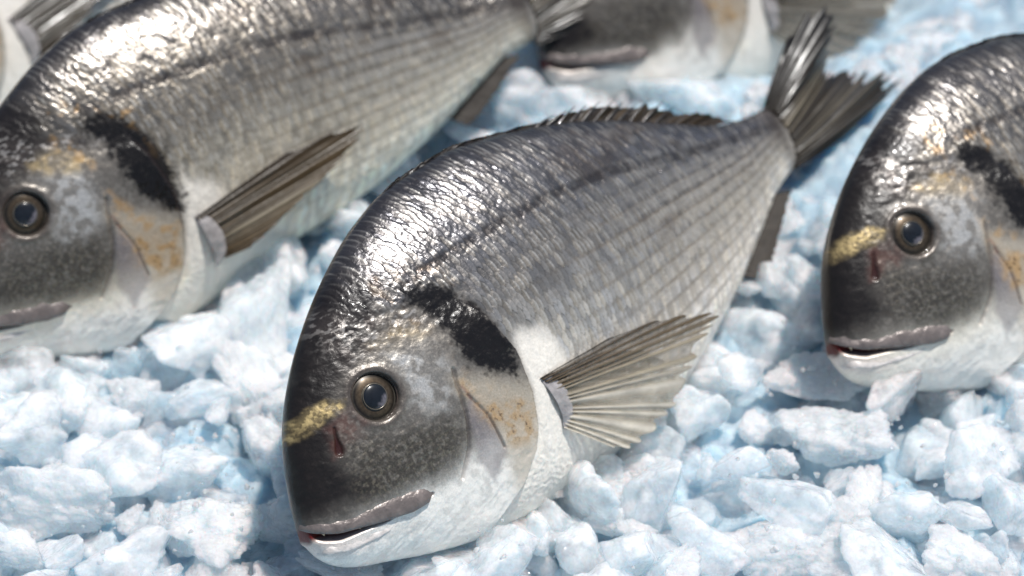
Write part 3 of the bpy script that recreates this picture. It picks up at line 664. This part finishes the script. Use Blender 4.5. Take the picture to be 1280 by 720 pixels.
def chunk_shape(seed, kind, sub):
    rng = np.random.default_rng(seed); D, F = ICO[sub]
    npl = rng.integers(9, 15) if kind != 'slab' else rng.integers(7, 11)
    n = rng.normal(size=(npl, 3)); n /= np.linalg.norm(n, axis=1, keepdims=True); d = rng.uniform(.48, 1.0, npl)
    p = {'facet': 24, 'slab': 12, 'round': 6, 'grain': 8}[kind]
    Dw = D + .22 * (np.stack([fbm3(D * 2.2 + 31 * k, seed + 40 + k, 3) for k in range(3)], 1) - .5)
    g = np.clip(Dw @ n.T / d, 0, None); r = (np.sum(g ** p, 1) + .25 ** p) ** (-1 / p)
    r = np.minimum(r, 1.7)
    for k in range(rng.integers(2, 5)):                       # shell-shaped bites where the lump broke
        c = rng.normal(size=3); c /= np.linalg.norm(c); a_ = rng.uniform(.35, .75); dd = np.linalg.norm(D - c, axis=1)
        r = r * (1 - rng.uniform(.08, .24) * np.clip(1 - (dd / a_) ** 2, 0, 1))
    V = D * r[:, None]
    V = V / np.abs(V).max(0)
    V = V * (1 + .20 * (fbm3(V * 1.7 + seed, seed, 3) - .5)[:, None] * 2)
    if kind == 'grain':
        m = 170; c = rng.normal(size=(m, 3)); c /= np.linalg.norm(c, axis=1, keepdims=True); rc = rng.uniform(.10, .26, m)
        b = np.zeros(len(D))
        for k in range(m):
            dd = np.linalg.norm(D - c[k], axis=1); b = np.maximum(b, rc[k] * np.sqrt(np.clip(1 - (dd / rc[k]) ** 2, 0, 1)))
        V = V * (1 + .55 * (b - .1))[:, None]
        V = V * (1 + .10 * (fbm3(D * 9, seed + 1, 3) - .5) * 2)[:, None]
    else:
        rdg = 1 - np.abs(fbm3(D * 2.6 + 3, seed + 2, 3) * 2 - 1)
        rs = sst(.42, .58, fbm3(D * 1.8 + 9, seed + 5, 2)) * (1 if kind != 'slab' else .45)
        V = V * (1 + .05 * (rdg - .7) + .04 * (fbm3(D * 6, seed + 3, 3) - .5) * 2 + (.012 + .035 * rs) * (fbm3(D * 16, seed + 4, 3) - .5) * 2)[:, None]
    V = V / np.abs(V).max(0)
    return V, F

SHAPES = {}
def shape_mesh(kind, idx, sub):
    k = (kind, idx, sub)
    if k not in SHAPES:
        V, F = chunk_shape(1000 + idx * 31 + {'facet': 0, 'slab': 5000, 'round': 9000, 'grain': 13000}[kind], kind, sub)
        me = mesh_np('ice_chunk', V, F); me.materials.append(M_SNOW if kind == 'grain' else M_ICE); SHAPES[k] = (me, V)
    return SHAPES[k]

FXP = 85 / 36 * 1280
def pix2ground(px, py, z):
    d = F3 + R3 * ((px - 640) / FXP) - U3 * ((py - 360) / FXP); t = (z - CAM_P[2]) / d[2]; return CAM_P + d * t, t
def project(p):
    q = np.asarray(p) - CAM_P; d = q @ F3; return 640 + FXP * (q @ R3) / d, 360 - FXP * (q @ U3) / d, d

def blocked(P, tol=0.0):
    """True if ice points P would stand inside or in front of a fish's seen flank"""
    for k in range(len(FISH)):
        q = world2fish(P, k); x, y, z = q[:, 0], q[:, 1], q[:, 2]
        ok = (x > 0.0) & (x < .985)
        # the tail fin stays clear too
        if (((x > .93) & (x < 1.22) & (y > -.075) & (y < .16) & (z > -.02)).any()): return True
        if not ok.any(): continue
        xx = np.clip(x, 0, .985); a = pch(TOP, xx); b = pch(BOTS[k], xx)
        m = ok & (y < a - .004) & (y > b + .032 + tol) & (z > -.25 * pch(WID, xx))
        if m.any(): return True
    return False

chunks = []
def put_chunk(p, size, rot, kind, idx, sub, label, group):
    me, V = shape_mesh(kind, idx, sub)
    o = bpy.data.objects.new('ice_chunk', me); COL.objects.link(o)
    o.location = p; o.scale = size; o.rotation_euler = rot
    o['label'] = label; o['category'] = 'ice chunk'; o['group'] = group
    chunks.append(o); return o

# (px, py, width, height, kind, shape, lift, label): the lumps the photograph lets one single out, placed on the bed
HERO = [
 (238, 430, 100, 78, 'facet', 0, .012, 'white angular ice lump with a sharp bright top edge, below the big left fish'),
 (245, 497, 100, 62, 'facet', 1, .006, 'pale flat ice lump lying just under the angular white lump'),
 (52, 545, 92, 84, 'slab', 0, .010, 'broad rounded white ice lump near the left edge'),
 (150, 588, 110, 78, 'facet', 2, .008, 'pointed white ice slab leaning right, middle of the lower left ice'),
 (240, 580, 112, 84, 'facet', 3, .008, 'square topped white ice lump right of the pointed slab'),
 (338, 555, 90, 92, 'facet', 4, .006, 'bright wedge of ice resting beside the middle fish forehead'),
 (75, 628, 150, 105, 'grain', 0, .006, 'wide crusty clump of frosty ice grains at lower left'),
 (262, 660, 150, 110, 'grain', 1, .006, 'wide sparkling clump of ice grains under the square topped lump'),
 (172, 508, 90, 60, 'grain', 2, .002, 'shaded crumbly ice clump between the two left lumps'),
 (112, 462, 70, 50, 'slab', 1, .000, 'shadowed blue block of ice right under the left fish chin'),
 (352, 655, 110, 96, 'grain', 3, .006, 'crumbly ice clump left of the middle fish mouth'),
 (20, 690, 90, 80, 'grain', 4, .006, 'frosty ice clump in the bottom left corner'),
 (165, 700, 120, 60, 'slab', 2, .004, 'low pale ice slab at the bottom edge left of centre'),
 (430, 722, 100, 50, 'grain', 5, .004, 'small frosty mound below the middle fish mouth at the bottom edge'),
 (645, 690, 118, 82, 'slab', 3, .010, 'smooth lens shaped white ice slab under the middle fish chin'),
 (568, 714, 62, 26, 'round', 0, .006, 'small round ice piece at the bottom edge left of the smooth slab'),
 (782, 692, 78, 74, 'facet', 5, .008, 'upright rectangular ice block at the bottom edge right of the smooth slab'),
 (733, 614, 76, 74, 'round', 1, .006, 'glassy rounded ice piece touching the middle fish belly'),
 (826, 612, 92, 108, 'facet', 6, .008, 'tall pale ice slab under the pectoral fin'),
 (878, 502, 90, 74, 'facet', 7, .010, 'knobbly white ice lump right of the pectoral fin tip'),
 (926, 472, 58, 48, 'round', 2, .012, 'small round ice nugget on top of the knobbly lump'),
 (1010, 474, 130, 62, 'grain', 6, .010, 'long row of frozen nuggets left of the right fish chin'),
 (1113, 470, 76, 66, 'facet', 8, .020, 'bright faceted ice cube resting against the right fish chin'),
 (1058, 548, 150, 120, 'grain', 7, .008, 'broad grainy ice block with many glints, below the nugget row'),
 (962, 622, 146, 70, 'slab', 4, .012, 'brightest smooth oval ice slab at lower right'),
 (926, 578, 62, 56, 'facet', 9, .008, 'small pale ice piece above the bright oval slab'),
 (978, 576, 34, 44, 'grain', 8, .010, 'tiny heap of clear ice crystals above the bright oval slab'),
 (1062, 655, 62, 56, 'grain', 9, .008, 'crystal crusted ice nugget right of the bright oval slab'),
 (1142, 640, 112, 88, 'facet', 10, .010, 'triangular white ice peak at lower right'),
 (1212, 586, 132, 74, 'facet', 11, .012, 'large bright ice block near the right edge'),
 (1226, 532, 56, 46, 'slab', 5, .004, 'small square ice cube behind the large bright block'),
 (1262, 645, 70, 86, 'slab', 6, .006, 'pale shaded ice slab at the right edge under the large block'),
 (1190, 492, 92, 84, 'grain', 10, .000, 'shaded blue ice clump under the right fish gill'),
 (1268, 492, 42, 52, 'round', 3, .006, 'small ice nugget at the right edge under the right fish'),
 (996, 690, 160, 70, 'grain', 11, .004, 'frosty ice heap at the bottom edge below the bright oval slab'),
 (890, 690, 96, 66, 'facet', 12, .004, 'cloudy ice lump at the bottom edge beside the upright block'),
 (1195, 698, 100, 64, 'grain', 12, .004, 'icy crust at the bottom edge below the triangular peak'),
 (940, 540, 70, 50, 'grain', 13, .002, 'hollow of crumbly ice between the knobbly lump and the oval slab'),
 (655, 108, 84, 60, 'round', 4, .004, 'soft blurred ice ball under the far fish mouth'),
 (705, 132, 56, 46, 'facet', 13, .006, 'blurred white ice cube between the left fish tail and the middle fish back'),
 (580, 166, 84, 34, 'slab', 7, .004, 'blurred flat ice piece behind the middle fish back'),
 (505, 196, 56, 40, 'round', 5, .006, 'blurred ice ball at the middle fish dorsal spines'),
 (428, 282, 56, 52, 'facet', 14, .008, 'blurred ice lump by the middle fish nape'),
 (362, 345, 66, 86, 'slab', 8, .006, 'upright blurred ice slab left of the middle fish nape'),
 (312, 352, 84, 74, 'facet', 15, .004, 'blurred ice lump under the left fish belly'),
 (418, 318, 44, 40, 'round', 6, .008, 'small blurred ice piece touching the middle fish nape'),
 (845, 116, 100, 70, 'slab', 9, .004, 'large blurred ice ball below the far fish throat'),
]
SUBH = {'facet': 5, 'slab': 5, 'round': 5, 'grain': 6}
rng = random.Random(11)
hero_xy = []
for (px, py, pw, phh, kind, idx, lift, label) in HERO:
    z = -.043 + lift
    p, t = pix2ground(px, py, z)
    zb = float(bed_h(np.array([p[0]]), np.array([p[1]]))[0]); z = max(z, zb + lift + .002); p, t = pix2ground(px, py, z)
    s = t / FXP
    wx = pw * s * .58; hh = phh * s * .58                      # half sizes across and up the view
    size = (wx * 1.04, max(hh, .6 * wx) * 1.0, max(.55 * min(wx, hh), hh * .95))
    rot = (rng.uniform(-.25, .25), rng.uniform(-.2, .2), rng.uniform(-.4, .4))
    for tries in range(5):
        me, V = shape_mesh(kind, idx, SUBH[kind])
        M = np.array(Matrix.LocRotScale(Vector(p), __import__('mathutils').Euler(rot), Vector(size)))
        if not blocked(V[::6] @ M[:3, :3].T + M[:3, 3], .01): break
        p = p + np.array([0, -.002, -.003])
    o = put_chunk(p, size, rot, kind, idx, SUBH[kind], label, 'ice lumps on the display')
    hero_xy.append((p[0], p[1], p[2], max(size[0], size[1])))

# lumps between them
LAND = [(470, 497, 'the middle fish eye'), (400, 680, 'the middle fish mouth'), (360, 560, 'the middle fish forehead'), (560, 690, 'the middle fish chin'), (700, 630, 'the middle fish belly'), (800, 545, 'the spread pectoral fin'),
        (900, 440, 'the middle fish rear belly'), (975, 320, 'the middle fish anal fin'), (1060, 90, 'the middle fish tail'), (820, 150, 'the middle fish dorsal fin'), (600, 170, 'the middle fish back'), (430, 290, 'the middle fish nape'),
        (60, 460, 'the left fish chin'), (215, 420, 'the left fish throat'), (330, 320, 'the left fish belly'), (480, 190, 'the left fish rear belly'), (600, 110, 'the left fish anal fin'), (740, 110, 'the far fish mouth'), (880, 90, 'the far fish belly'), (1150, 40, 'the far fish flank'),
        (1060, 450, 'the right fish mouth'), (1030, 330, 'the right fish forehead'), (1200, 460, 'the right fish throat'), (1150, 90, 'the right fish nape'), (1270, 440, 'the right fish gill'),
        (238, 430, 'the angular white lump'), (52, 545, 'the broad rounded lump at left'), (645, 690, 'the smooth lens shaped slab'), (962, 622, 'the bright oval slab'), (1142, 640, 'the triangular ice peak'), (1212, 586, 'the large bright block'), (1058, 548, 'the broad grainy block'), (1113, 470, 'the faceted cube under the right fish'), (240, 580, 'the square topped lump'), (262, 660, 'the sparkling clump'), (826, 612, 'the tall pale slab'), (75, 628, 'the crusty clump at lower left'), (20, 500, 'the left edge')]
def describe(px, py, pw, kind):
    k = min(range(len(LAND)), key=lambda i: (LAND[i][0] - px) ** 2 + (LAND[i][1] - py) ** 2); lx, ly, nm = LAND[k]
    dx, dy = px - lx, py - ly
    if abs(dx) > 2.2 * abs(dy): d = 'right of' if dx > 0 else 'left of'
    elif abs(dy) > 2.2 * abs(dx): d = 'below' if dy > 0 else 'above'
    else: d = ('below and ' if dy > 0 else 'above and ') + ('right of' if dx > 0 else 'left of')
    dist = math.hypot(dx, dy); far = 'close' if dist < 28 else ('just' if dist < 55 else 'far')
    sz = 'chip' if pw < 26 else ('piece' if pw < 44 else 'lump')
    kd = {'facet': 'angular', 'slab': 'smooth', 'round': 'rounded', 'grain': 'frosty'}[kind]
    return f'{kd} ice {sz} {far} {d} {nm}'

OUTL = []
for (R_, T_), B_ in zip(FISH, BOTS):
    xs_ = np.linspace(.0, .985, 40); pl = np.concatenate([np.stack([xs_, pch(TOP, xs_), 0 * xs_], 1), np.stack([xs_, pch(B_, xs_) + .004, 0 * xs_], 1)[::-1]])
    px_, py_, _ = project((pl * SL) @ R_.T + T_); OUTL.append(np.stack([px_, py_], 1))
TAILS = []
for R_, T_ in FISH:
    pl = np.array([(.93, .08, 0), (1.08, .16, 0), (1.14, .14, 0), (1.13, .05, 0), (1.20, -.01, 0), (1.19, -.04, 0), (.95, -.06, 0)])
    px_, py_, dd_ = project((pl * SL) @ R_.T + T_); TAILS.append((np.stack([px_, py_], 1), dd_.mean()))
def behind_fish(px, py):
    dep = (pix2ground(px, py, -.04)[0] - CAM_P) @ F3
    if any(sdpoly(np.array([px]), np.array([py]), o)[0] > -64 and dep < d_ for o, d_ in TAILS): return True
    return any(sdpoly(np.array([px]), np.array([py]), o)[0] > 20 for o in OUTL)

filler = []
rng = random.Random(5)
tries = 0
while len(filler) < 225 and tries < 9000:
    tries += 1
    px = rng.uniform(-30, 1310); py = rng.uniform(-25, 760)
    if behind_fish(px, py): continue
    sz_px = rng.choice([40, 62, 78, 96, 116, 138]) * (1.0 if py > 350 else .85)
    z = -.046
    p, t = pix2ground(px, py, z); zb = float(bed_h(np.array([p[0]]), np.array([p[1]]))[0])
    p[2] = zb + rng.uniform(.001, .013)
    s = t / FXP; r = sz_px * s * .5
    if any((p[0] - q[0]) ** 2 + (p[1] - q[1]) ** 2 < (.58 * (r + q[3])) ** 2 for q in hero_xy): 
        continue
    if any((p[0] - q[0]) ** 2 + (p[1] - q[1]) ** 2 < (.42 * (r + q[3])) ** 2 for q in filler): continue
    kind = rng.choice(['facet', 'facet', 'slab', 'round', 'grain', 'grain']); idx = rng.randrange(16 if kind == 'facet' else 8)
    sub = SUBH[kind] if (kind, idx, SUBH[kind]) in SHAPES else 4
    me, V = shape_mesh(kind, idx, sub)
    size = (r * rng.uniform(1.0, 1.6), r * rng.uniform(.85, 1.25), r * rng.uniform(.65, 1.0)); rot = (rng.uniform(-.6, .6), rng.uniform(-.6, .6), rng.uniform(0, 6.28))
    ok = False
    for k in range(5):
        M = np.array(Matrix.LocRotScale(Vector(p), __import__('mathutils').Euler(rot), Vector(size)))
        if not blocked(V[::7] @ M[:3, :3].T + M[:3, 3]): ok = True; break
        p[2] -= .005
    if not ok or p[2] + size[2] < zb: continue
    filler.append((p[0], p[1], p[2], r))
    qx, qy, _ = project(p)
    put_chunk(p, size, rot, kind, idx, sub, describe(qx, qy, sz_px, kind), 'ice lumps on the display')

# the lower layer of lumps, too many and too buried to single out, and the crumbs: uncountable
def make_mass(name, label, n, seed, lo, hi, zlo, zhi, sub, pool, lumpy):
    rng = np.random.default_rng(seed); D, F = ICO[sub]; vs_, fs_ = [], []
    tmpl = [chunk_shape(7000 + 50 * sub + k, ['facet', 'grain', 'slab'][k % 3] if lumpy else 'facet', sub)[0] for k in range(pool)]
    hx = np.array(hero_xy + filler); cnt = 0; guard = 0
    while cnt < n and guard < 12 * n:
        guard += 1
        px = rng.uniform(-50, 1330); py = rng.uniform(-40, 780)
        if behind_fish(px, py): continue
        p, t = pix2ground(px, py, -.046); r = rng.uniform(lo, hi) * t / FXP * .5
        zb = float(bed_h(np.array([p[0]]), np.array([p[1]]))[0]); z = zb + rng.uniform(zlo, zhi)
        if not lumpy:
            d = np.hypot(hx[:, 0] - p[0], hx[:, 1] - p[1]) / hx[:, 3]; k = d.argmin()
            if d[k] < .95: z = max(z, hx[k, 2] + hx[k, 3] * .55 * math.sqrt(max(0, 1 - d[k] ** 2)) * .8 - .002)
        c = np.array([p[0], p[1], z])
        Qm, _ = np.linalg.qr(rng.normal(size=(3, 3)))
        V = (tmpl[rng.integers(pool)] * rng.uniform(.65, 1.1, 3) * r) @ Qm.T + c
        if blocked(V[::3]): continue
        vs_.append(V); fs_.append(F + len(D) * len(fs_)); cnt += 1
    me = mesh_np(name, np.concatenate(vs_), np.concatenate(fs_))
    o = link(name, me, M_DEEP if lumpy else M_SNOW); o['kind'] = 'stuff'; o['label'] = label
make_mass('crushed_ice', 'lower layer of crushed ice lumps heaped under the fish', 320, 21, 60, 140, -.013, -.002, 4, 18, True)
make_mass('ice_crumbs', 'fine crumbs of crushed ice scattered between the lumps', 520, 3, 4, 12, .000, .004, 2, 10, False)

# where two lumps would read alike, say which is nearer to the landmark
by = {}
for o in chunks: by.setdefault(o['label'], []).append(o)
RANK = {2: ['nearer', 'farther'], 3: ['nearest', 'middle', 'farthest'], 4: ['nearest', 'second', 'third', 'farthest'], 5: ['nearest', 'second', 'third', 'fourth', 'farthest'], 6: ['nearest', 'second', 'third', 'fourth', 'fifth', 'farthest']}
NUM = {2: 'two', 3: 'three', 4: 'four', 5: 'five', 6: 'six'}
for lab, os_ in by.items():
    n = len(os_)
    if n not in RANK: continue
    lm = next(l for l in LAND if lab.endswith(l[2]))
    os_.sort(key=lambda o: math.hypot(project(o.location)[0] - lm[0], project(o.location)[1] - lm[1]))
    for r_, o in zip(RANK[n], os_):
        lab = lab.replace(' ice ', ' ', 1) if len(lab.split()) > 13 else lab
        o['label'] = f"{r_} of {NUM[n]} " + lab.replace(' chip ', ' chips ').replace(' piece ', ' pieces ').replace(' lump ', ' lumps ', 1)
